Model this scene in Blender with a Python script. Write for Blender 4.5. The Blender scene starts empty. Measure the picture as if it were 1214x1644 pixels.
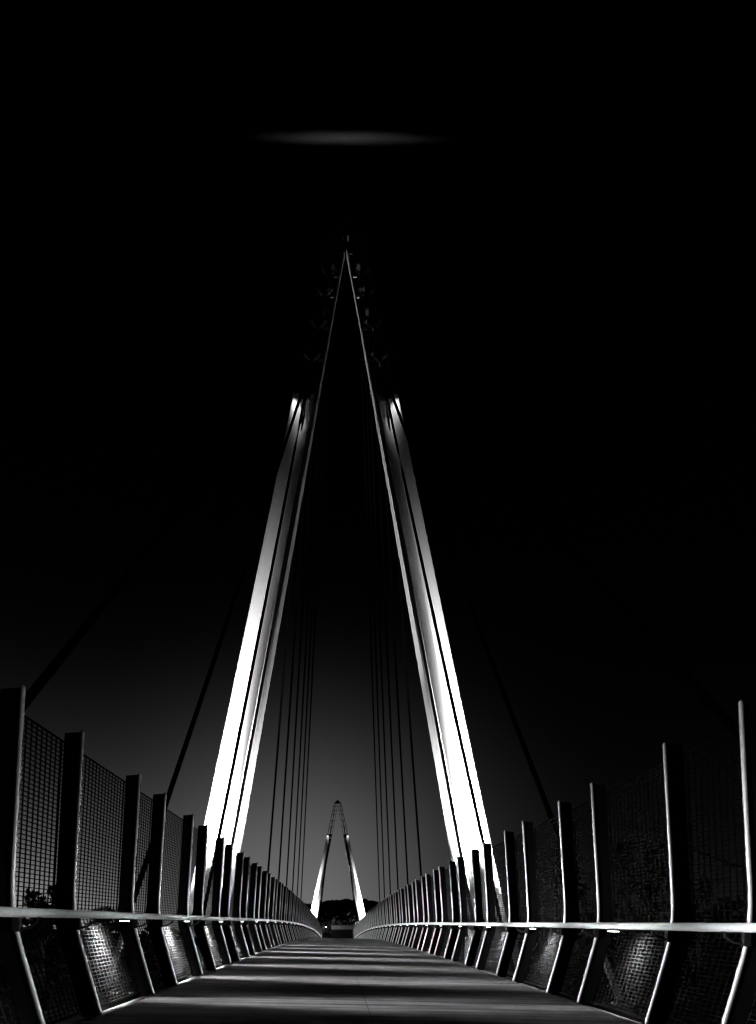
import bpy, math, random
from mathutils import Vector, Matrix
random.seed(7)
R = math.radians
scene = bpy.context.scene
COL = scene.collection

# ------------------------------------------------------------------ helpers
class MB:
    """collects simple solids; build() links them as ONE mesh object"""
    def __init__(self): self.v = []; self.f = []
    def quad(self, a, b, c, d):
        n = len(self.v); self.v += [tuple(a), tuple(b), tuple(c), tuple(d)]; self.f.append((n, n+1, n+2, n+3))
    def box(self, c, s, m=None):
        n = len(self.v)
        for dx in (-.5, .5):
            for dy in (-.5, .5):
                for dz in (-.5, .5):
                    p = Vector((dx*s[0], dy*s[1], dz*s[2]))
                    if m is not None: p = m @ p
                    self.v.append(tuple(Vector(c) + p))
        for q in ((0,1,3,2),(4,6,7,5),(0,4,5,1),(2,3,7,6),(0,2,6,4),(1,5,7,3)):
            self.f.append(tuple(n+i for i in q))
    def loft(self, rings, closed=True, cap=True):
        n0 = len(self.v); k = len(rings[0])
        for r in rings: self.v += [tuple(p) for p in r]
        for i in range(len(rings)-1):
            for j in range(k if closed else k-1):
                a = n0+i*k+j; b = n0+i*k+(j+1) % k
                self.f.append((a, b, b+k, a+k))
        if cap and closed:
            self.f.append(tuple(n0+j for j in reversed(range(k))))
            self.f.append(tuple(n0+(len(rings)-1)*k+j for j in range(k)))
    def tube(self, pts, r, seg=8, cap=True):
        pts = [Vector(p) for p in pts]; rings = []
        for i, p in enumerate(pts):
            t = (pts[min(i+1, len(pts)-1)] - pts[max(i-1, 0)]).normalized()
            ref = Vector((0,0,1)) if abs(t.z) < .9 else Vector((0,1,0))
            u = t.cross(ref).normalized(); w = u.cross(t)
            rr = r[i] if isinstance(r, (list, tuple)) else r
            rings.append([p + (u*math.cos(2*math.pi*j/seg+.4) + w*math.sin(2*math.pi*j/seg+.4))*rr for j in range(seg)])
        self.loft(rings, True, cap)
    def build(self, name, mat, parent=None, smooth=False, loc=None):
        me = bpy.data.meshes.new(name); me.from_pydata(self.v, [], self.f); me.validate(); me.update()
        o = bpy.data.objects.new(name, me); COL.objects.link(o)
        me.materials.append(mat)
        if smooth:
            for p in me.polygons: p.use_smooth = True
            me.set_sharp_from_angle(angle=R(40))
        if loc is not None: o.location = loc
        if parent is not None: o.parent = parent
        return o

def empty(name, loc=(0,0,0)):
    o = bpy.data.objects.new(name, None); COL.objects.link(o); o.location = loc; o.empty_display_size = .3
    return o
def tag(o, label=None, cat=None, group=None, kind=None):
    if label: o['label'] = label
    if cat: o['category'] = cat
    if group: o['group'] = group
    if kind: o['kind'] = kind
    return o
def copy_tree(o, parent=None):
    c = o.copy(); COL.objects.link(c)
    if parent is not None: c.parent = parent
    for ch in list(o.children): copy_tree(ch, c)
    return c

# ------------------------------------------------------------------ materials
def mat(name, col, rough=.6, metal=0., var=.25, scale=3., stretch=(1,1,1), bump=0., rvar=.1, bscale=None, spec=.5, fine=0.):
    m = bpy.data.materials.new(name); m.use_nodes = True
    nt = m.node_tree; N = nt.nodes; L = nt.links
    b = N['Principled BSDF']; b.inputs['Metallic'].default_value = metal
    b.inputs['Specular IOR Level'].default_value = spec
    tc = N.new('ShaderNodeTexCoord'); mp = N.new('ShaderNodeMapping'); mp.inputs['Scale'].default_value = stretch
    L.new(tc.outputs['Object'], mp.inputs['Vector'])
    nz = N.new('ShaderNodeTexNoise'); nz.inputs['Scale'].default_value = scale; nz.inputs['Detail'].default_value = 6
    L.new(mp.outputs[0], nz.inputs['Vector'])
    mr = N.new('ShaderNodeMapRange'); mr.inputs[1].default_value = .3; mr.inputs[2].default_value = .7
    mr.inputs[3].default_value = col*(1-var); mr.inputs[4].default_value = col*(1+var)
    L.new(nz.outputs[0], mr.inputs[0])
    src = mr.outputs[0]
    if fine:
        n2 = N.new('ShaderNodeTexNoise'); n2.inputs['Scale'].default_value = scale*14; n2.inputs['Detail'].default_value = 4
        L.new(mp.outputs[0], n2.inputs['Vector'])
        m2 = N.new('ShaderNodeMapRange'); m2.inputs[1].default_value = .3; m2.inputs[2].default_value = .7
        m2.inputs[3].default_value = 1-fine; m2.inputs[4].default_value = 1+fine
        L.new(n2.outputs[0], m2.inputs[0])
        mu = N.new('ShaderNodeMath'); mu.operation = 'MULTIPLY'; L.new(src, mu.inputs[0]); L.new(m2.outputs[0], mu.inputs[1]); src = mu.outputs[0]
    L.new(src, b.inputs['Base Color'])
    r2 = N.new('ShaderNodeMapRange'); r2.inputs[3].default_value = max(.03, rough-rvar); r2.inputs[4].default_value = min(1, rough+rvar)
    L.new(nz.outputs[0], r2.inputs[0]); L.new(r2.outputs[0], b.inputs['Roughness'])
    if bump:
        n3 = N.new('ShaderNodeTexNoise'); n3.inputs['Scale'].default_value = bscale or scale*8; n3.inputs['Detail'].default_value = 5
        L.new(mp.outputs[0], n3.inputs['Vector'])
        bp = N.new('ShaderNodeBump'); bp.inputs['Strength'].default_value = bump; bp.inputs['Distance'].default_value = .02
        L.new(n3.outputs[0], bp.inputs['Height']); L.new(bp.outputs[0], b.inputs['Normal'])
    return m
def emit(name, strength):
    m = bpy.data.materials.new(name); m.use_nodes = True
    nt = m.node_tree; nt.nodes.clear()
    e = nt.nodes.new('ShaderNodeEmission'); o = nt.nodes.new('ShaderNodeOutputMaterial')
    e.inputs['Strength'].default_value = strength; nt.links.new(e.outputs[0], o.inputs[0])
    return m

M = dict(
    deck   = mat('deck_concrete', .15, .75, 0, .3, .9, (.35, 1.6, 1), .25, .1, 40, fine=.15, spec=.02),
    kerb   = mat('kerb_concrete', .14, .7, 0, .35, 2.5, bump=.2, spec=.1),
    girder = mat('girder_concrete', .2, .8, 0, .2, 1.0, bump=.2),
    fin    = mat('black_painted_steel', .006, .6, 0, .3, 3, spec=.03),
    rod    = mat('bead_blasted_stainless', .62, .42, .35, .06, 5),
    rail   = mat('brushed_stainless', .86, .3, .45, .08, 6, (1, .15, 1), rvar=.08),
    wire   = mat('dark_galvanised_wire', .005, .55, 0, .35, 4, spec=.0),
    wiredark = mat('dark_weathered_wire', .03, .6, .2, .3, 4),
    black  = mat('black_casting', .02, .5, 0, .2, 8, spec=.12),
    tower  = mat('tower_grey_paint', .6, .55, 0, .07, .7, (1, 1, .3)),
    rim    = mat('tower_rim_paint', .3, .5, 0, .05, .8, (1, 1, .3)),
    saddle = mat('saddle_plate_paint', .5, .5, 0, .1, 2),
    dim    = mat('shaded_tower_paint', .05, .5, 0, .1, 2),  # tower paint darkened, stands in for the unlit upper rails
    cable  = mat('black_cable_sheath', .0008, .7, 0, .2, 3, spec=.0),
    pier   = mat('pier_concrete', .1, .85, 0, .25, 1.2, bump=.3),
    ground = mat('dry_grass_ground', .06, .95, 0, .4, .08, bump=.5, bscale=2),
    road   = mat('asphalt', .05, .85, 0, .2, .6, bump=.3),
    paint  = mat('road_paint', .6, .7, 0, .2, 2),
    hill   = mat('wooded_hill', .05, .95, 0, .6, .02, bump=.6, bscale=.15),
    leaf   = mat('tree_leaf', .03, .6, 0, .5, 1.5, spec=.0),
    litleaf = mat('lit_wood_leaf', .1, .7, 0, .6, .12, spec=.0),  # leaf colour raised so the wood reads as lamp-lit
    bark   = mat('tree_bark', .06, .9, 0, .4, 6, bump=.5),
    wood   = mat('weathered_pole_wood', .06, .9, 0, .3, 5),
    wall   = mat('pale_render', .35, .85, 0, .2, .4),
    glass  = mat('dark_window_glass', .02, .12, 0, .1, 2),
    roof   = mat('grey_roofing', .08, .8, 0, .2, 1),
)
M['lens'] = emit('lit_lamp_lens', 14.)
M['flood'] = emit('lit_floodlight_lens', 9.)
M['street'] = emit('lit_street_lamp_lens', 25.)

# deck: transverse expansion joints and a central saw cut, plus wet-looking streaks across the way
def deck_detail():
    m = M['deck']; nt = m.node_tree; N = nt.nodes; L = nt.links
    b = N['Principled BSDF']
    geo = N.new('ShaderNodeTexCoord'); sp = N.new('ShaderNodeSeparateXYZ'); L.new(geo.outputs['Object'], sp.inputs[0])
    def M2(op, a, v=None):
        n = N.new('ShaderNodeMath'); n.operation = op
        for i, x in enumerate((a, v)):
            if x is None: continue
            if isinstance(x, (int, float)): n.inputs[i].default_value = x
            else: L.new(x, n.inputs[i])
        return n.outputs[0]
    yy = M2('FRACT', M2('DIVIDE', M2('ADD', sp.outputs['Y'], .9), 2.9))
    j = M2('LESS_THAN', M2('ABSOLUTE', M2('SUBTRACT', yy, .5)), .0035)
    cx = M2('LESS_THAN', M2('ABSOLUTE', M2('ADD', sp.outputs['X'], M2('MULTIPLY', sp.outputs['Y'], .0045))), .006)
    lines = M2('MAXIMUM', M2('MULTIPLY', j, 1.6), cx)
    # sparse stains with a shape of their own
    mp = N.new('ShaderNodeMapping'); mp.inputs['Scale'].default_value = (.5, 3.2, 1); L.new(geo.outputs['Object'], mp.inputs['Vector'])
    nz = N.new('ShaderNodeTexNoise'); nz.inputs['Scale'].default_value = 1.1; nz.inputs['Detail'].default_value = 7; nz.inputs['Roughness'].default_value = .65
    L.new(mp.outputs[0], nz.inputs['Vector'])
    mr = N.new('ShaderNodeMapRange'); mr.inputs[1].default_value = .46; mr.inputs[2].default_value = .6; mr.inputs[3].default_value = 1; mr.inputs[4].default_value = .45
    L.new(nz.outputs[0], mr.inputs[0])
    mp3 = N.new('ShaderNodeMapping'); mp3.inputs['Scale'].default_value = (.22, 6.5, 1); mp3.inputs['Location'].default_value = (3, 1, 0); L.new(geo.outputs['Object'], mp3.inputs['Vector'])
    n3 = N.new('ShaderNodeTexNoise'); n3.inputs['Scale'].default_value = 1.6; n3.inputs['Detail'].default_value = 4; n3.inputs['Distortion'].default_value = .25
    L.new(mp3.outputs[0], n3.inputs['Vector'])
    m3 = N.new('ShaderNodeMapRange'); m3.inputs[1].default_value = .38; m3.inputs[2].default_value = .62; m3.inputs[3].default_value = .55; m3.inputs[4].default_value = 1.35
    L.new(n3.outputs[0], m3.inputs[0])
    old = M2('MULTIPLY', b.inputs['Base Color'].links[0].from_socket, m3.outputs[0])
    k = M2('MULTIPLY', M2('MULTIPLY', old, mr.outputs[0]), M2('SUBTRACT', 1., M2('MULTIPLY', lines, .45)))
    L.new(k, b.inputs['Base Color'])
deck_detail()

# ------------------------------------------------------------------ bridge alignment (metres; camera stands on the deck at y = 0)
F_PX, AX, AY = 1100., 545., 1554.
PITCH = R(2.0)
HC, CX = .84, -.31
G, K = .0317, 3.2e-4
Y_END, Y_START = 119., -15.
CROSS = -.021
def xc(y): return -.0055*math.log1p(math.exp((y-9)/3.))*3.
def zc(y):
    y = min(y, 140.)
    return G*y - K*max(0., y-18.)**2
def deckp(x, y, z): return Vector((xc(y)+x, y, zc(y)+CROSS*x+z))
CAM = Vector((CX, 0, HC))
def at(px, py, y):
    """the point at distance y that the photograph shows at pixel (px, py)"""
    a = (px-AX)/F_PX; u = (AY-py)/F_PX
    d = Vector((a, math.cos(PITCH)+u*math.sin(PITCH), -math.sin(PITCH)+u*math.cos(PITCH)))
    return CAM + d*(y/d.y)

# ------------------------------------------------------------------ camera
cam = bpy.data.cameras.new('camera'); co = bpy.data.objects.new('camera', cam); COL.objects.link(co)
co.location = CAM; co.rotation_euler = (R(90)-PITCH, 0, 0)
cam.sensor_fit = 'VERTICAL'; cam.sensor_height = 36; cam.lens = F_PX/1644*36
cam.shift_x = (607-AX)/1644; cam.shift_y = (AY-822)/1644
cam.clip_start = .05; cam.clip_end = 30000
scene.camera = co

# ------------------------------------------------------------------ deck, kerbs, girder (setting)
YS = [Y_START + i for i in range(int(Y_END-Y_START)+1)]
def strip(name, m, prof, ys=YS, kind='structure', smooth=False):
    b = MB(); b.loft([[deckp(x, y, z) for x, z in prof] for y in ys], True, True)
    return tag(b.build(name, m, smooth=smooth), kind=kind)
strip('bridge_deck', M['deck'], [(-2.32,0),(2.32,0),(2.33,-.01),(2.33,-.3),(-2.33,-.3),(-2.33,-.01)])
for s in (-1, 1):
    strip('kerb', M['kerb'], [(s*2.375,-.3),(s*2.375,-.07),(s*2.385,-.06),(s*2.56,-.06),(s*2.57,-.07),(s*2.57,-.3)][::s])
strip('bridge_girder', M['girder'], [(-1.9,-.305),(1.9,-.305),(1.3,-1.5),(-1.3,-1.5)])

# ------------------------------------------------------------------ fences with handrails and rail lamps
PA, PB, PER = 4.98, 6.13, 2.9
KMIN, KMAX = -2, 38
FOOT, KNEE, TOP = (2.44, -.06), (2.69, .86), (2.575, 2.47)
RAILX, RAILH = 2.495, .855
MESHOUT = .165

def curve_profile(n=5):
    """inner edge of a post: foot leaning out, rounded knee, upper length leaning in"""
    pts = []
    a, k, t = Vector((FOOT[0],FOOT[1])), Vector((KNEE[0],KNEE[1])), Vector((TOP[0],TOP[1]))
    p1 = a.lerp(k, .72); p2 = k.lerp(t, .17)
    pts.append(a); pts.append(a.lerp(k,.36))
    for i in range(n+1):
        f = i/n; pts.append(p1.lerp(k,f).lerp(k.lerp(p2,f), f))
    for f in (.4,.7,.96,.99,1.): pts.append(k.lerp(t, f))
    return pts
PROF = curve_profile()
def make_post(s):
    fin = MB(); th = .022
    rings = []
    for i, p in enumerate(PROF):
        w = .175 if p.y < 1.0 else .155
        x0 = p.x+.012; x1 = p.x+w; z = p.y; zo = z
        if i == len(PROF)-1: z -= .006; zo = z-.012; x1 -= .045
        if i == len(PROF)-2: x1 -= .004
        rings.append([(s*x0,-th/2,z),(s*x1,-th/2,zo),(s*x1,th/2,zo),(s*x0,th/2,z)])
    fin.loft(rings)
    o = fin.build('post', M['fin'])
    def cut(z):                                                 # where the edge stands at this height
        for p, q in zip(PROF, PROF[1:]):
            if p.y <= z <= q.y: return Vector(p).lerp(Vector(q), (z-p.y)/(q.y-p.y))
    def pts(z0, z1): return [(s*p.x,0,p.y) for p in [cut(z0)] + [p for p in PROF if z0+.01 < p.y < z1-.01] + [cut(z1)]]
    rp = pts(.83, TOP[1]-.001)                                   # upper length stands on the bracket, lower strut below it
    rod = MB(); rod.tube(rp+[(rp[-1][0], 0, rp[-1][2]+.012)], [.019]*(len(rp)-1)+[.017,.008], 10)
    rod.build('edge_rod', M['rod'], o, smooth=True)
    rp = pts(FOOT[1]+.001, .715)
    rod = MB(); rod.tube(rp, .019, 10); rod.box((s*FOOT[0], 0, FOOT[1]+.012), (.09,.09,.016))
    rod.build('edge_rod', M['rod'], o, smooth=True)
    br = MB()
    br.tube([(s*(KNEE[0]-.035),0,.73),(s*(RAILX+.06),0,.75),(s*RAILX,0,.79),(s*RAILX,0,.835)], .011, 6)
    br.box((s*(KNEE[0]-.045),0,.775),(.05,.05,.115)); br.box((s*RAILX,0,.822),(.03,.07,.012))
    br.build('rail_bracket', M['black'], o, smooth=True)
    return o
def make_panel(length, s, name):
    """woven wire panel bent at the knee; vertical bars and finer horizontal wires"""
    b = MB(); d = MESHOUT
    foot, knee, top = (FOOT[0]+d, -.02), (KNEE[0]+d, .88), (TOP[0]+d-.005, 2.37)
    n = int(round(length/.098))
    for i in range(n+1):
        y = .015+(length-.03)*i/n; w = .0078
        rings = [[(s*(p[0]-w*.5),y-w,p[1]),(s*(p[0]+w*.5),y-w,p[1]),(s*(p[0]+w*.5),y+w,p[1]),(s*(p[0]-w*.5),y+w,p[1])] for p in (foot, knee, top)]
        b.loft(rings, True, False)
    def row(p, h):
        b.loft([[(s*(p[0]-h),y,p[1]-h),(s*(p[0]+h),y,p[1]-h),(s*(p[0]+h),y,p[1]+h),(s*(p[0]-h),y,p[1]+h)] for y in (.0, length)], True, False)
    nl, nu = 25, 40
    for i in range(nl+1): row((foot[0]+(knee[0]-foot[0])*i/nl, foot[1]+(knee[1]-foot[1])*i/nl), .004 if 0 < i else .012)
    for i in range(1, nu+1): row((knee[0]+(top[0]-knee[0])*i/nu, knee[1]+(top[1]-knee[1])*i/nu), .004 if i < nu else .007)
    return b.build(name, M['wire'])

def lamp_light(power, s):
    li = bpy.data.lights.new('rail_lamp_light', 'POINT'); li.energy = power; li.shadow_soft_size = .03
    li.use_nodes = True; nt = li.node_tree; N = nt.nodes; L = nt.links
    em = [n for n in N if n.type == 'EMISSION'][0]
    g = N.new('ShaderNodeNewGeometry'); sp = N.new('ShaderNodeSeparateXYZ'); L.new(g.outputs['Incoming'], sp.inputs[0])
    def M2(op, a, v=None):
        n = N.new('ShaderNodeMath'); n.operation = op
        for i, x in enumerate((a, v)):
            if x is None: continue
            if isinstance(x, (int, float)): n.inputs[i].default_value = x
            else: L.new(x, n.inputs[i])
        return n.outputs[0]
    x2 = M2('MULTIPLY', sp.outputs['X'], sp.outputs['X']); y2 = M2('MULTIPLY', sp.outputs['Y'], sp.outputs['Y']); z2 = M2('MULTIPLY', sp.outputs['Z'], sp.outputs['Z'])
    perp = M2('ADD', M2('ADD', x2, z2), 1e-4)
    t2 = M2('DIVIDE', M2('DIVIDE', y2, perp), FAN**2)
    fan = M2('EXPONENT', M2('MULTIPLY', M2('MULTIPLY', t2, t2), -1.))   # narrow along the deck, wide across it
    bat = M2('POWER', M2('ADD', z2, .06), -1.3)                                    # batwing: stronger towards the far side
    sm = N.new('ShaderNodeMapRange'); sm.interpolation_type = 'SMOOTHSTEP'; sm.inputs[1].default_value = -.3; sm.inputs[2].default_value = .25
    L.new(M2('MULTIPLY', sp.outputs['X'], -float(s)), sm.inputs[0])               # inboard side only; a little spill down the mesh
    spill = M2('MULTIPLY', M2('MULTIPLY', M2('MAXIMUM', M2('MULTIPLY', sp.outputs['Z'], -1.), 0.), M2('MAXIMUM', M2('MULTIPLY', sp.outputs['X'], float(s)), 0.)), SPILL)
    fan2 = M2('EXPONENT', M2('MULTIPLY', M2('DIVIDE', y2, perp), -1/.75**2))
    L.new(M2('ADD', M2('MULTIPLY', fan, M2('MULTIPLY', bat, sm.outputs[0])), M2('MULTIPLY', fan2, spill)), em.inputs['Strength'])
    return li
FAN = .24; SPILL = 60.
def build_fence(s, label, power):
    root = empty('mesh_fence', deckp(s*2.6, 0, 0)); tag(root, label, 'fence')
    inv = Matrix.Translation(-root.location)
    def put(o, p, rx=0.):
        o.parent = root; o.location = Vector(p) - root.location; o.rotation_euler = (rx, 0, 0)
    post0 = make_post(s); panL = make_panel(PER-(PB-PA), s, 'mesh_panel'); panS = make_panel(PB-PA, s, 'mesh_panel')
    lamp0 = MB()
    lamp0.box((0,0,.0),(.045,.24,.022)); lamp0 = lamp0.build('rail_lamp', M['black'])
    ln = MB(); ln.box((0,0,-.0135),(.034,.2,.005)); ln.build('lens', M['lens'], lamp0)
    lights = {}
    def dimmed(y):
        f = .5 if y < 8 else 1. if y < 25 else .42 if y < 40 else .3
        if f not in lights: lights[f] = lamp_light(power*f, s)
        return lights[f]
    used = set()
    def inst(src):
        if src not in used: used.add(src); return src
        return copy_tree(src)
    def pitch(y0, y1): return math.atan2(zc(y1)-zc(y0), y1-y0)
    for k in range(KMIN, KMAX+1):
        a, b, c = PA+PER*k, PB+PER*k, PA+PER*(k+1)
        for y in (a, b):
            o = inst(post0); put(o, deckp(0, y, CROSS*s*2.55))
        o = inst(panS); put(o, deckp(0, a, CROSS*s*2.7), pitch(a, b))
        if k < KMAX:
            o = inst(panL); put(o, deckp(0, b, CROSS*s*2.7), pitch(b, c))
            ym = (b+c)/2; o = inst(lamp0); put(o, deckp(s*RAILX, ym, RAILH-.042), pitch(b, c))
            lo = bpy.data.objects.new('rail_lamp_light', dimmed(ym)); COL.objects.link(lo); put(lo, deckp(s*(RAILX-.004), ym, RAILH-.075))
    ys = [-9 + .5*i for i in range(int((PA+PER*KMAX+10)/.5)+1)]
    rl = MB(); rl.tube([deckp(s*RAILX, y, RAILH)-root.location for y in ys], .034, 14)
    y = -6.3
    while y < PA+PER*KMAX:                                     # welded sleeve joints of the tube
        rl.tube([deckp(s*RAILX, y+dy, RAILH)-root.location for dy in (-.05,.05)], .0358, 14); y += 5.8
    rl.build('handrail', M['rail'], root, smooth=True)
    return root
build_fence(-1, 'tall dark mesh fence with curved posts and steel handrail along the left deck edge', 165.)
build_fence(1, 'tall dark mesh fence with curved posts and steel handrail along the right deck edge', 48.)

# ------------------------------------------------------------------ towers
TY = 23.3; TX = at(555, 1300, TY).x; TY2 = 114.
def lat(px_half, py): 
    return at(555+px_half, py, TY).x - TX
z_at = lambda py: at(555, py, TY).z
ZA, ZD, ZL = z_at(400), z_at(630), z_at(1300)
def lin(z, z0, v0, z1, v1): return v0+(v1-v0)*(z-z0)/(z1-z0)
def xo(z): return lin(z, ZD, lat(82.5,630), ZL, lat(221.5,1300))
def xi(z): return max(.004, lin(z, ZA, lat(1.5,405), ZL, lat(166,1300)))
Z_BASE = z_at(1508); Z_TOP = z_at(362)
LEVELS = [z_at(p) for p in (630, 567, 515, 463, 430)]
GROUND = -7.2
def make_tower():
    root = empty('bridge_tower', (TX, TY, Z_BASE))
    off = Vector((0, 0, Z_BASE))
    P = lambda x, v, z: Vector((x, v, z)) - off
    for s in (-1, 1):
        leg = MB()                                            # half-pipe trough facing along the deck, floodlit inside
        zs = [Z_BASE + (ZD+.02-Z_BASE)*i/24 for i in range(25)]
        NA = 18; rings = []
        for z in zs:
            a, b = xo(z), xi(z); w = a-b; tw = .82*w; c = a-tw/2
            VP = lambda t: .46*tw*(1-abs(t)**1.3)
            inner = [(c+tw/2*(1-2*j/NA), VP(1-2*j/NA)) for j in range(NA+1)]
            outer = [(c+(tw/2+.026)*(1-2*j/NA), VP(1-2*j/NA)+.03) for j in reversed(range(NA+1))]
            ring = inner + outer
            rings.append([P(s*x, v, z) for x, v in ring][::s])
        leg.loft(rings, True, True)
        # recessed web between trough and inner rim
        rings = []
        for z in zs:
            a, b = xo(z), xi(z); w = a-b
            q = [(b+.06*w,.5),(b+.24*w,.5),(b+.24*w,.54),(b+.06*w,.54)]
            rings.append([P(s*x, v, z) for x, v in q][::-s])
        leg.loft(rings, True, True)
        lo = leg.build('leg', M['tower'], root, smooth=True)
        rim = MB(); rings = []
        for z in [Z_BASE+(ZA-Z_BASE)*i/30 for i in range(31)]:
            w = xo(z)-xi(z); b = xi(z); r = .03+.03*w; dp = max(.25, .35+2.0*(w-.78))
            q = [(b,.0),(b+r,.02),(b+r,dp),(b,dp)]
            rings.append([P(s*x, v, z) for x, v in q][::-s])
        rim.loft(rings); rim.build('inner_rim', M['rim'], lo)
        orl = MB(); rings = []
        for z in [ZD+.03+(Z_TOP-.3-ZD)*i/10 for i in range(11)]:
            a = xo(z); q = [(a-.09,.0),(a,.0),(a,.2),(a-.09,.2)]
            rings.append([P(s*x, v, z) for x, v in q][::-s])
        orl.loft(rings); orl.build('outer_rail', M['dim'], lo)
        for i, z in enumerate(LEVELS + [LEVELS[-1]+.75]):
            a, b = xo(z), xi(z); w = a-b; tw = .80*w; c = a-tw/2
            sp = MB(); r1 = []; r2 = []
            for j in range(NA+1):
                ang = math.pi*j/NA
                t_ = 1-2*j/NA; r1.append((c+(tw/2-.004)*t_, max(.0, .46*tw*(1-abs(t_)**1.3)-.004)))
            poly = r1 + [(c+.34*tw*math.cos(math.pi*j/NA), .27*tw*math.sin(math.pi*j/NA)-.03) for j in reversed(range(NA+1))]
            h = .05 if i == 0 else .07
            sp.loft([[P(s*x, v, zz) for x, v in poly][::s] for zz in (z-h, z)], True, True)
            if i: sp.box(P(s*(b+.2*w), .25, z-.035), (.3*w,.06,.06)); 
            sp.build('saddle_plate', M['saddle'] if 0 < i < 5 else M['black'], lo)  # closing plate black: shade of its underside put into the colour
            cb = MB(); cb.box(P(s*c, .06, z-h-.09), (.09,.12,.18)); cb.tube([P(s*(c-.07),.06,z-h-.1),P(s*(c+.07),.06,z-h-.1)], .05, 8)
            cb.build('cable_clevis', M['black'], lo)
    cap = MB(); w = xo(Z_TOP)+.02
    cap.loft([[P(-w,v,Z_TOP-.3),P(w,v,Z_TOP-.3),P(w,v,Z_TOP-.22),P(0,v,Z_TOP+.35),P(-w,v,Z_TOP-.22)] for v in (.0,.22)])
    cap.build('apex_cap', M['black'], root)  # black colour keeps the cap reading as unlit
    for s in (-1, 1):
        pr = MB(); a, b = xo(Z_BASE), xi(Z_BASE); c = (a+b)/2
        pr.loft([[P(s*c+dx*h, .1+dy*h2, z) for dx, dy in ((-1,-1),(1,-1),(1,1),(-1,1))] for z, h, h2 in ((GROUND-.5,1.0,.9),(Z_BASE-.35,.8,.58),(Z_BASE-.03,.76,.55))])
        pr.box(P(s*(c-.3), -1.0, Z_BASE-.78), (.16,1.1,.14)); pr.box(P(s*(c-.95), -1.3, Z_BASE-.78), (1.75,.2,.14))
        pr.build('pier', M['pier'], root)
    return root
t1 = make_tower(); tag(t1, 'nearer tall A-shaped steel bridge tower with brightly floodlit lower legs', 'bridge tower', 'A-shaped towers of the cable-stayed bridge')
t2 = copy_tree(t1); t2.location = (xc(TY2)-.02, TY2, t1.location.z + zc(TY2)-zc(TY))
tag(t2, 'small distant A-shaped bridge tower standing between the cables before dark hills', 'bridge tower')

# tower floodlights: trough lamps on every pier, an added unseen cross lamp for the opposite rim, a downlight under the closing plate
def spot(name, loc, target, power, size, blend, rad=.06):
    li = bpy.data.lights.new(name, 'SPOT'); li.energy = power; li.spot_size = R(size); li.spot_blend = blend; li.shadow_soft_size = rad
    o = bpy.data.objects.new(name, li); COL.objects.link(o); o.location = loc
    o.rotation_euler = (Vector(target)-Vector(loc)).to_track_quat('-Z','Y').to_euler()
    return o
def make_flood(scale=1.):
    b = MB(); b.box((0,0,-.08),(.34,.26,.16)); b.box((0,0,-.2),(.2,.16,.1))
    for i in range(5): b.box((0,-.1+.05*i,-.265),(.26,.012,.04))
    o = b.build('floodlight', M['black'])
    f = MB(); f.box((0,0,.004),(.29,.21,.006)); f.build('lens', M['flood'], o)
    y = MB(); y.tube([(-.19,0,-.06),(-.19,0,-.36),(.19,0,-.36),(.19,0,-.06)], .014, 6); y.box((0,0,-.375),(.14,.1,.03)); y.build('bracket', M['black'], o)
    return o
FL0 = None
def flood(loc, target, power, size, blend, label, off=.14):
    global FL0
    if FL0 is None: FL0 = make_flood(); o = FL0
    else: o = copy_tree(FL0)
    for c in list(o.children):
        if c.type == 'LIGHT': bpy.data.objects.remove(c)
    o.location = loc; d = (Vector(target)-Vector(loc)).normalized()
    o.rotation_euler = d.to_track_quat('Z','Y').to_euler()
    tag(o, label, 'floodlight', 'tower floodlights')
    s = spot('floodlight_beam', Vector(loc)+d*off, target, power, size, blend)
    return o
P_A, P_B, P_CROSS = 98000., 11000., (17000., 2600.)
for root, nm, pf in ((t1, 'nearer tower', 1.), (t2, 'distant tower', 2.3)):
    ox, oy, oz = root.location
    for s, side in ((-1,'left'), (1,'right')):
        def W(x, v, z): return Vector((ox+s*x, oy+v, oz+z-Z_BASE))
        zb = Z_BASE; c = (xo(zb)+xi(zb))/2+.1
        def aim(p, el):                                        # a beam at this elevation towards the leg
            q = W(c-.5, 0, zb+4.) - p; q.z = 0; q.normalize(); q *= math.cos(R(el)); q.z = math.sin(R(el)); return p + q*5
        p = W(c+.06-1.55, -1.3, zb-.3)
        flood(p, p + Vector((s*(-.2+math.tan(R(25))*.75), math.tan(R(25))*.66, 1.))*5, P_A*pf, 37.6, 1., f'black floodlight on the {side} pier of the {nm}, nearest the deck')
        spot('leg_foot_fill', W(c-.5, -.7, zb+.25), W(c-.2, .2, zb+2.2), 70.*pf, 100, 1.)  # added fill spot with no fixture, brightens the foot of the leg
        p = W(c+.6, -.85, zb+.3); flood(p, p + Vector((-s*.2, math.tan(R(20)), 1.))*5, P_B*pf, 34, 1., f'black floodlight on the {side} pier of the {nm}, farthest from the deck')
        flood(W(xi(zb)-.15, .75, zb+.36), Vector((ox-s*xi(17.), oy+.45, oz+15.)), P_CROSS[0] if s < 0 else P_CROSS[1], 45, .9, f'added unseen floodlight behind the {side} leg of the {nm} aimed across the deck')  # unseen lamp added to light the opposite inner rim
        zt = ZD-.3; c2 = (xo(zt)*.62+xi(zt)*.38)
        sp = spot('saddle_downlight', W(c2+.14, -.26, zt+.14), W(c2+.16, .1, zt-.15), 26., 84, 1., .03)

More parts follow.
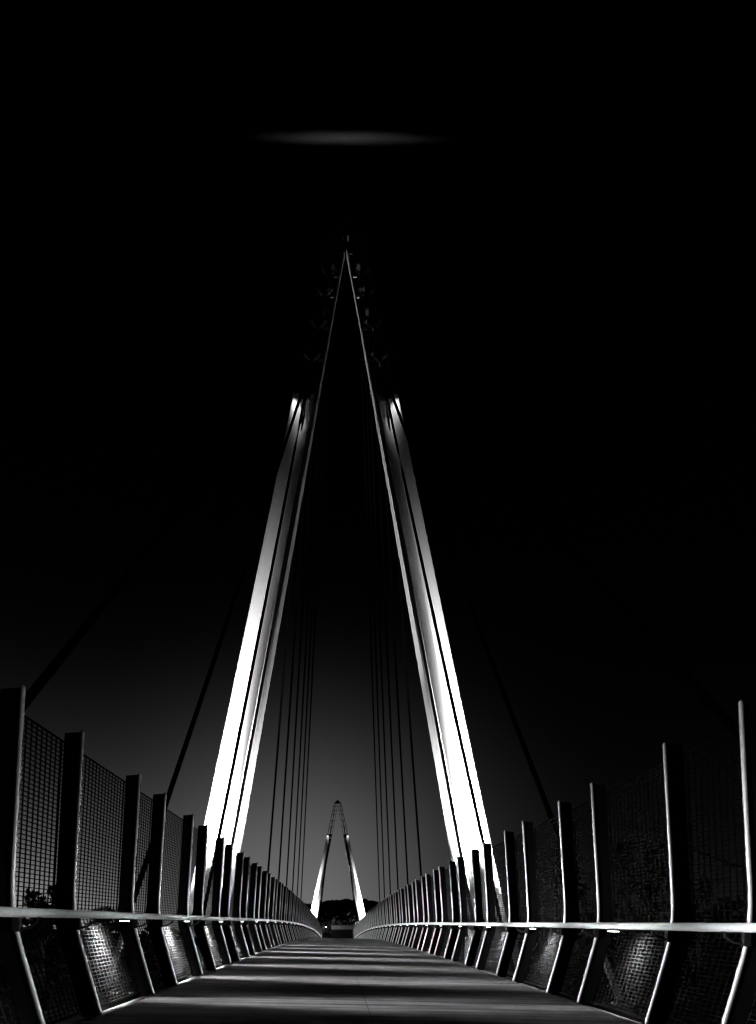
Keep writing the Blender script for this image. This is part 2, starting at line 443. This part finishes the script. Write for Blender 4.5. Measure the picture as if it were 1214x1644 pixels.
# ------------------------------------------------------------------ stay cables with outrigger beams
ANCH_A = [14.4, 8.8, 3.2]
ANCH_M = [28.0, 33.6, 39.2, 44.8, 50.4, 56.0]
HWA = 3.35
ORD = ['first', 'second', 'third', 'fourth', 'fifth', 'sixth']
def stay(root, s, lev, y_anchor, label, group):
    ox, oy, oz = root.location
    z = LEVELS[lev] if lev < 5 else LEVELS[4]+.75
    a, b = xo(z), xi(z); tw = .8*(a-b); c = a-tw/2
    top = Vector((ox+s*c, oy+.06, oz+z-Z_BASE-.16))
    yy = y_anchor; bot = deckp(s*HWA, yy, -.12)
    root_o = MB()
    d = (bot-top); n = 16
    sag = lambda f: Vector((0,0,-.12*4*f*(1-f)))
    root_o.tube([top + d*(i/n) + sag(i/n) for i in range(n+1)], .042, 8)
    o = root_o.build('stay_cable', M['cable'], smooth=True)
    tag(o, label, 'stay cable', group)
    u = d.normalized(); k = MB(); k.tube([top-u*.02, top+u*.5], [.075,.06], 8); k.build('cable_socket', M['black'], o, smooth=True)
    k = MB(); k.tube([bot-u*1.1, bot-u*.75, bot], [.045,.07,.075], 8); k.build('cable_socket', M['black'], o, smooth=True)
    ob = MB(); ob.box((bot.x-s*.42, bot.y, bot.z-.14), (1.1,.22,.24)); ob.box((bot.x, bot.y, bot.z-.03),(.2,.3,.05))
    ob.build('anchor_beam', M['girder'], o)
for s, side in ((-1,'left'),(1,'right')):
    for i, y in enumerate(ANCH_A[:3]):
        stay(t1, s, i, y, f'thick black cable before the nearer tower, {ORD[i]} from its {side} leg', f'{side} approach stay cables')
    for i in range(6):
        y = ANCH_M[i]
        stay(t1, s, i, y, f'thin black cable beyond the nearer tower, {ORD[i]} inward from its {side} leg', f'{side} main span stay cables')
    for i in range(6):
        y = TY2 - (ANCH_M[i]-TY)
        stay(t2, s, i, y, f'hair-thin cable of the distant tower, {ORD[i]} before its {side} leg', f'{side} distant stay cables')

# ------------------------------------------------------------------ ground, freeway, hills
def sheet(name, m, pts, z):
    b = MB(); b.v = [(x,y,z) for x,y in pts]; b.f = [tuple(range(len(pts)))]
    return tag(b.build(name, m), kind='structure')
sheet('ground', M['ground'], [(8000*math.cos(i*math.pi/24), 8000*math.sin(i*math.pi/24)) for i in range(48)], GROUND)
fw = sheet('freeway', M['road'], [(-600,40),(600,40),(600,96),(-600,96)], GROUND+.01)
mk = MB()
for yl in (41, 68.6, 69.4, 95):
    mk.quad((-600,yl-.08,GROUND+.016),(600,yl-.08,GROUND+.016),(600,yl+.08,GROUND+.016),(-600,yl+.08,GROUND+.016))
for yl in (47,53,59,75,81,87):
    for x in range(-240, 240, 12): mk.quad((x,yl-.07,GROUND+.016),(x+3.6,yl-.07,GROUND+.016),(x+3.6,yl+.07,GROUND+.016),(x,yl+.07,GROUND+.016))
tag(mk.build('lane_markings', M['paint']), kind='structure')
# ridge of rounded wooded hills on the horizon
def noise(x, y, seed):
    from mathutils import noise as mn
    return mn.fractal(Vector((x, y, seed)), 1.0, 2.0, 5)
hb = MB(); NX, NYh = 220, 26; HY0, HY1 = 1900., 3400.
rows = []
for j in range(NYh+1):
    t = j/NYh; y = HY0+(HY1-HY0)*t; r = []
    for i in range(NX+1):
        x = -1900+3800*i/NX
        az = x/3000.
        env = 120*math.exp(-(abs(x+10)/330)**3) + 70 + 25*math.sin(az*9+1)
        h = env*math.sin(min(1,t*1.05)*math.pi*.5)**1.4*(1+.0*t) + 26*noise(x/150., y/200., 3.)*t + 14*noise(x/45., y/60., 9.)
        if j == 0: h = -12
        r.append((x, y, GROUND+h))
    rows.append(r)
hb.loft(rows, False, False)
tag(hb.build('hills', M['hill'], smooth=True), kind='structure')

# ------------------------------------------------------------------ trees
def tree(base, height, spread, label, leaves=1500, leafsize=.28, trunk_h=.35, seed=1, group=None):
    rnd = random.Random(seed)
    root = empty('tree', base); tag(root, label, 'tree', group)
    tb = MB(); H = height
    tb.tube([(0,0,-.3),(.05*H*.2,0,H*.2),(0,.03*H,H*.5),(.02*H,0,H*.8)], [.03*H,.024*H,.015*H,.004*H], 7)
    limbs = []
    for i in range(11):
        z0 = H*rnd.uniform(.22,.65); a = rnd.uniform(0,6.28); l = spread*rnd.uniform(.5,1.)*(1-.35*(z0/H))
        p0 = Vector((0,.01*H,z0)); p1 = p0+Vector((math.cos(a)*l*.55, math.sin(a)*l*.55, H*.12)); p2 = p0+Vector((math.cos(a)*l, math.sin(a)*l, H*rnd.uniform(.12,.33)))
        tb.tube([p0,p1,p2], [.011*H,.006*H,.002*H], 5); limbs += [p1.lerp(p2,.4), p2, p2+Vector((rnd.uniform(-.1,.1)*spread,rnd.uniform(-.1,.1)*spread,.05*H))]
    limbs += [Vector((.02*H,0,H*.82)), Vector((0,.03*H,H*.9)), Vector((-.02*H,0,H*.72))]
    tb.build('trunk', M['bark'], root, smooth=True)
    cb = MB()
    for i in range(leaves):
        c = rnd.choice(limbs); rr = spread*.3
        p = c + Vector((rnd.gauss(0,rr*.55), rnd.gauss(0,rr*.55), rnd.gauss(0,rr*.42)))
        if p.z < H*trunk_h*.5: p.z = H*trunk_h*.5+abs(rnd.gauss(0,.1))*H
        s = leafsize*rnd.uniform(.6,1.3)
        u = Vector((rnd.gauss(0,1),rnd.gauss(0,1),rnd.gauss(0,1))).normalized(); w = u.orthogonal().normalized()
        w = Matrix.Rotation(rnd.uniform(0,6.28),3,u) @ w; v = u.cross(w)
        cb.quad(p-w*s, p+v*s*.45, p+w*s, p-v*s*.45)
    cb.build('crown', M['leaf'], root)
    return root
def tree_at(px, py_top, y, wpx, label, seed, **k):
    p = at(px, py_top, y); h = p.z-GROUND
    return tree((p.x, y, GROUND), h, wpx/F_PX*y, label, seed=seed, **k)
tree_at(62, 1421, 42, 42, 'leafy tree behind the mesh at the far left between the two nearest posts', 11)
tree_at(172, 1438, 46, 34, 'low leafy tree behind the left mesh between the second and third posts', 12)
tree_at(1035, 1362, 40, 48, 'tallest dark leafy tree behind the right fence', 13, leaves=2600)
tree_at(955, 1428, 44, 40, 'low bushy tree just left of the tallest tree behind the right fence', 14)
tree_at(1130, 1412, 42, 42, 'leafy tree behind the mesh near the right edge of the picture', 15)
tree_at(1190, 1425, 44, 40, 'low broad tree behind the last post at the right edge', 16)
tree_at(925, 1392, 62, 16, 'narrow pointed tree behind the right fence beside the utility pole', 17, leaves=900, leafsize=.25)
def wood(name, x0, x1, y0, y1, n, hmin, hmax, seed, m='leaf'):
    rnd = random.Random(seed); b = MB()
    for i in range(n):
        cx, cy = rnd.uniform(x0,x1), rnd.uniform(y0,y1); h = rnd.uniform(hmin,hmax); sp = h*.45
        b.tube([(cx,cy,GROUND-.3),(cx,cy,GROUND+h*.7)], [.25,.08], 5)
        for q in range(150):
            a = rnd.uniform(0,6.28); r = sp*math.sqrt(rnd.random()); z = GROUND+h*(.15+.85*rnd.random()**.7*(1-.5*(r/sp)**2))
            s = rnd.uniform(.45,.95); p = Vector((cx+r*math.cos(a), cy+r*math.sin(a), z))
            u = Vector((rnd.gauss(0,1),rnd.gauss(0,1),rnd.gauss(0,1))).normalized(); w = u.orthogonal().normalized(); v = u.cross(w)
            b.quad(p-w*s, p+v*s*.6, p+w*s, p-v*s*.6)
    return tag(b.build(name, M[m]), kind='stuff')
wood('far_wood', -110, -14, 120, 165, 60, 9, 12.5, 1)
wood('far_wood', 14, 150, 120, 175, 80, 9, 13.5, 2)

wood('roadside_wood', -24, 24, 285, 330, 46, 15, 24, 3, 'litleaf')

# ------------------------------------------------------------------ utility pole, mast arm, wires, building, street lamp
def utility_pole():
    y = 60.; p = at(894, 1358, y); root = empty('utility_pole', (p.x, y, GROUND)); h = p.z-GROUND
    tag(root, 'wooden utility pole with two crossarms behind the right fence', 'utility pole')
    b = MB(); b.tube([(0,0,-.4),(0,0,h)], [.19,.12], 10); b.build('pole', M['wood'], root, smooth=True)
    for py in (1376, 1399):
        z = at(894, py, y).z-GROUND; c = MB(); c.box((-.5,-.17,z),(2.3,.1,.14)); ca = c.build('crossarm', M['wood'], root)
        for x in (-1.5,-.9,.0,.5):
            i = MB(); i.tube([(x,-.17,z+.07),(x,-.17,z+.16),(x,-.17,z+.26)],[.03,.06,.035],8); i.build('insulator', M['black'], ca, smooth=True)
    t = MB(); z = at(894, 1412, y).z-GROUND; t.tube([(.3,-.1,z-.5),(.3,-.1,z+.5)],.22,12); t.build('transformer', M['black'], root, smooth=True)
utility_pole()
def mast():
    y = 40.; b0 = at(1010, 1352, y); b1 = at(1082, 1351, y); root = empty('light_mast', (b0.x, y, GROUND))
    tag(root, 'slender light mast with a long horizontal arm beside the tallest tree', 'light mast')
    h = b0.z-GROUND
    b = MB(); b.tube([(0,0,-.3),(0,0,h)], [.13,.07], 10); b.build('pole', M['black'], root, smooth=True)
    a = MB(); a.tube([(0,0,h-.15),(.6,0,h),(b1.x-b0.x,0,b1.z-GROUND)], [.06,.05,.035], 8); a.build('arm', M['black'], root, smooth=True)
    l = MB(); l.box((b1.x-b0.x+.25,0,b1.z-GROUND-.02),(.6,.26,.12)); l.build('lamp_head', M['black'], root)
mast()
def wire(pts, label, r=.035):
    b = MB(); P = [at(*p) for p in pts]; d = P[1]-P[0]
    b.tube([P[0]+d*(i/14)+Vector((0,0,-.35*4*(i/14)*(1-i/14))) for i in range(15)], r, 6)
    tag(b.build('overhead_wire', M['cable'], smooth=True), label, 'overhead wire', 'overhead wires')
wire([(1085,1350,42),(1330,1422,30)], 'thick dark wire sloping down to the right from the light mast', .06)
wire([(894,1375,60),(1500,1392,46)], 'thin overhead wire running right from the upper crossarm of the utility pole')
wire([(894,1398,60),(1500,1420,46)], 'thin overhead wire running right from the lower crossarm of the utility pole')
def building():
    y = 270.; a = at(532, 1486, y); b_ = at(568, 1486, y); root = empty('long_building', ((a.x+b_.x)/2, y, GROUND)); w = b_.x-a.x; h = a.z-GROUND
    tag(root, 'long low pale building lit beyond the crest of the bridge deck', 'building')
    b = MB(); b.box((0,6,h-.75),(w,12,1.5)); b.build('wall', M['wall'], root)
    r = MB(); r.box((0,6,h+.15),(w+.8,12.8,.3)); r.build('roof', M['roof'], root)
    g = MB(); g.box((0,6.4,(h-1.5)/2),(w-.6,11,h-1.5)); g.build('window', M['glass'], root)
building()
def street_lamp(px, py, y, label, lens, power):
    p = at(px, py, y); root = empty('street_lamp', (p.x, y, GROUND)); h = p.z-GROUND
    tag(root, label, 'street lamp', 'street lamps beyond the bridge')
    b = MB(); b.tube([(0,0,-.3),(0,0,h+.1)], [.12,.07], 8); b.build('pole', M['black'], root)
    a = MB(); a.tube([(0,0,h+.05),(.9,0,h+.15)], .04, 6); a.box((1.1,0,h+.2),(.6,.3,.12)); a.build('arm', M['black'], root)
    l = MB(); l.box((1.1,0,h+.1),(.4,.3,.08)); l.build('lamp_head', M[lens], root)
    li = bpy.data.lights.new('street_light', 'POINT'); li.energy = power; li.shadow_soft_size = .2
    o = bpy.data.objects.new('street_light', li); COL.objects.link(o); o.location = (p.x+1.1, y, p.z-.2)
street_lamp(519, 1488.5, 262., 'tiny bright street lamp left of the long low building beyond the deck crest', 'street', 700.)
street_lamp(571, 1481, 280., 'tiny dim street lamp right of the long low building beyond the deck crest', 'lens', 3200.)

# ------------------------------------------------------------------ one thin high cloud
def cloud():
    c = at(557, 222, 2000.); e = at(707, 222, 2000.); hw = (e.x-c.x)
    bm = MB(); n, k = 24, 10; rings = []
    ax, ay, az = hw*1.3, 24., 9.
    for i in range(1, k):
        th = math.pi*i/k
        rings.append([(ax*math.sin(th)*math.cos(2*math.pi*j/n), ay*math.sin(th)*math.sin(2*math.pi*j/n), az*math.cos(th)) for j in range(n)])
    bm.loft(rings)
    m = bpy.data.materials.new('cloud_vapour'); m.use_nodes = True; nt = m.node_tree; N = nt.nodes; L = nt.links
    N.clear(); out = N.new('ShaderNodeOutputMaterial'); pv = N.new('ShaderNodeVolumePrincipled'); L.new(pv.outputs[0], out.inputs['Volume'])
    pv.inputs['Color'].default_value = (.95,.95,.95,1); pv.inputs['Anisotropy'].default_value = .3
    tc = N.new('ShaderNodeTexCoord'); mp = N.new('ShaderNodeMapping'); L.new(tc.outputs['Object'], mp.inputs['Vector'])
    mp.inputs['Scale'].default_value = (1/ax, 1/ay, 1/az)
    mp.inputs['Rotation'].default_value = (0,0,0)
    ln = N.new('ShaderNodeVectorMath'); ln.operation = 'LENGTH'; L.new(mp.outputs[0], ln.inputs[0])
    mr = N.new('ShaderNodeMapRange'); mr.inputs[1].default_value = .95; mr.inputs[2].default_value = .0; mr.inputs[3].default_value = 0; mr.inputs[4].default_value = 1
    L.new(ln.outputs['Value'], mr.inputs[0])
    mp2 = N.new('ShaderNodeMapping'); mp2.inputs['Scale'].default_value = (.004,.02,.04); L.new(tc.outputs['Object'], mp2.inputs['Vector'])
    nz = N.new('ShaderNodeTexNoise'); nz.inputs['Scale'].default_value = 1.3; nz.inputs['Detail'].default_value = 3; L.new(mp2.outputs[0], nz.inputs['Vector'])
    pw = N.new('ShaderNodeMath'); pw.operation = 'POWER'; L.new(mr.outputs[0], pw.inputs[0]); pw.inputs[1].default_value = 2.
    mu = N.new('ShaderNodeMath'); mu.operation = 'MULTIPLY'; L.new(pw.outputs[0], mu.inputs[0]); L.new(nz.outputs[0], mu.inputs[1])
    m2 = N.new('ShaderNodeMath'); m2.operation = 'MULTIPLY'; L.new(mu.outputs[0], m2.inputs[0]); m2.inputs[1].default_value = CLOUD_D
    L.new(m2.outputs[0], pv.inputs['Density'])
    o = bm.build('cloud', m, loc=c)
    import bmesh
    q = bmesh.new(); q.from_mesh(o.data); bmesh.ops.recalc_face_normals(q, faces=q.faces); q.to_mesh(o.data); q.free(); o.rotation_euler = (0, R(.8), 0)
    tag(o, 'single faint thin cloud streak high above the tower', 'cloud')
CLOUD_D = .036
cloud()

# ------------------------------------------------------------------ night sky with the last glow on the horizon, sun below it
SUN_EL, SUN_AZ = R(-4.), R(-4.)
w = bpy.data.worlds.new('World'); scene.world = w; w.use_nodes = True
nt = w.node_tree; N = nt.nodes; L = nt.links; bg = N['Background']
tc = N.new('ShaderNodeTexCoord'); sp = N.new('ShaderNodeSeparateXYZ'); L.new(tc.outputs['Generated'], sp.inputs[0])
def MM(op, a, v=None):
    n = N.new('ShaderNodeMath'); n.operation = op
    for i, x in enumerate((a, v)):
        if x is None: continue
        if isinstance(x, (int, float)): n.inputs[i].default_value = x
        else: L.new(x, n.inputs[i])
    return n.outputs[0]
el = MM('MAXIMUM', MM('ARCSINE', sp.outputs['Z']), 0.)
az = MM('ARCTAN2', sp.outputs['X'], sp.outputs['Y'])
def lobe(A, e0, ep, a0, s):
    v = MM('MULTIPLY', MM('POWER', MM('DIVIDE', el, R(e0)), ep), -1.)
    d = MM('DIVIDE', MM('SUBTRACT', az, R(a0)), R(s))
    return MM('MULTIPLY', MM('EXPONENT', MM('SUBTRACT', v, MM('MULTIPLY', d, d))), A)
sky = MM('ADD', MM('ADD', lobe(.145, 12.9, 2.4, -4., 11.5), lobe(.42, 4.9, 1.2, -27., 11.)), MM('MULTIPLY', MM('EXPONENT', MM('DIVIDE', el, -R(6.))), .011))
sky = MM('ADD', sky, lobe(.008, 11.5, 2.2, -22., 14.))
L.new(sky, bg.inputs['Color']); bg.inputs['Strength'].default_value = 1.
sun = bpy.data.lights.new('sun', 'SUN'); sun.energy = 2.; sun.angle = R(.5)
so = bpy.data.objects.new('sun', sun); COL.objects.link(so)
sd = Vector((math.sin(SUN_AZ)*math.cos(SUN_EL), math.cos(SUN_AZ)*math.cos(SUN_EL), math.sin(SUN_EL)))
so.rotation_euler = sd.to_track_quat('Z','Y').to_euler()

# ------------------------------------------------------------------ render settings
vs = scene.view_settings; vs.view_transform = 'Standard'; vs.look = 'None'; vs.exposure = 0; vs.gamma = 1
scene.render.engine = 'CYCLES'
cy = scene.cycles
cy.use_denoising = True; cy.max_bounces = 4; cy.diffuse_bounces = 2; cy.glossy_bounces = 3; cy.volume_bounces = 2
cy.use_adaptive_sampling = True; cy.adaptive_threshold = .01; cy.sample_clamp_indirect = 4; cy.sample_clamp_direct = 0.; cy.use_light_tree = True
cy.caustics_reflective = False; cy.caustics_refractive = False
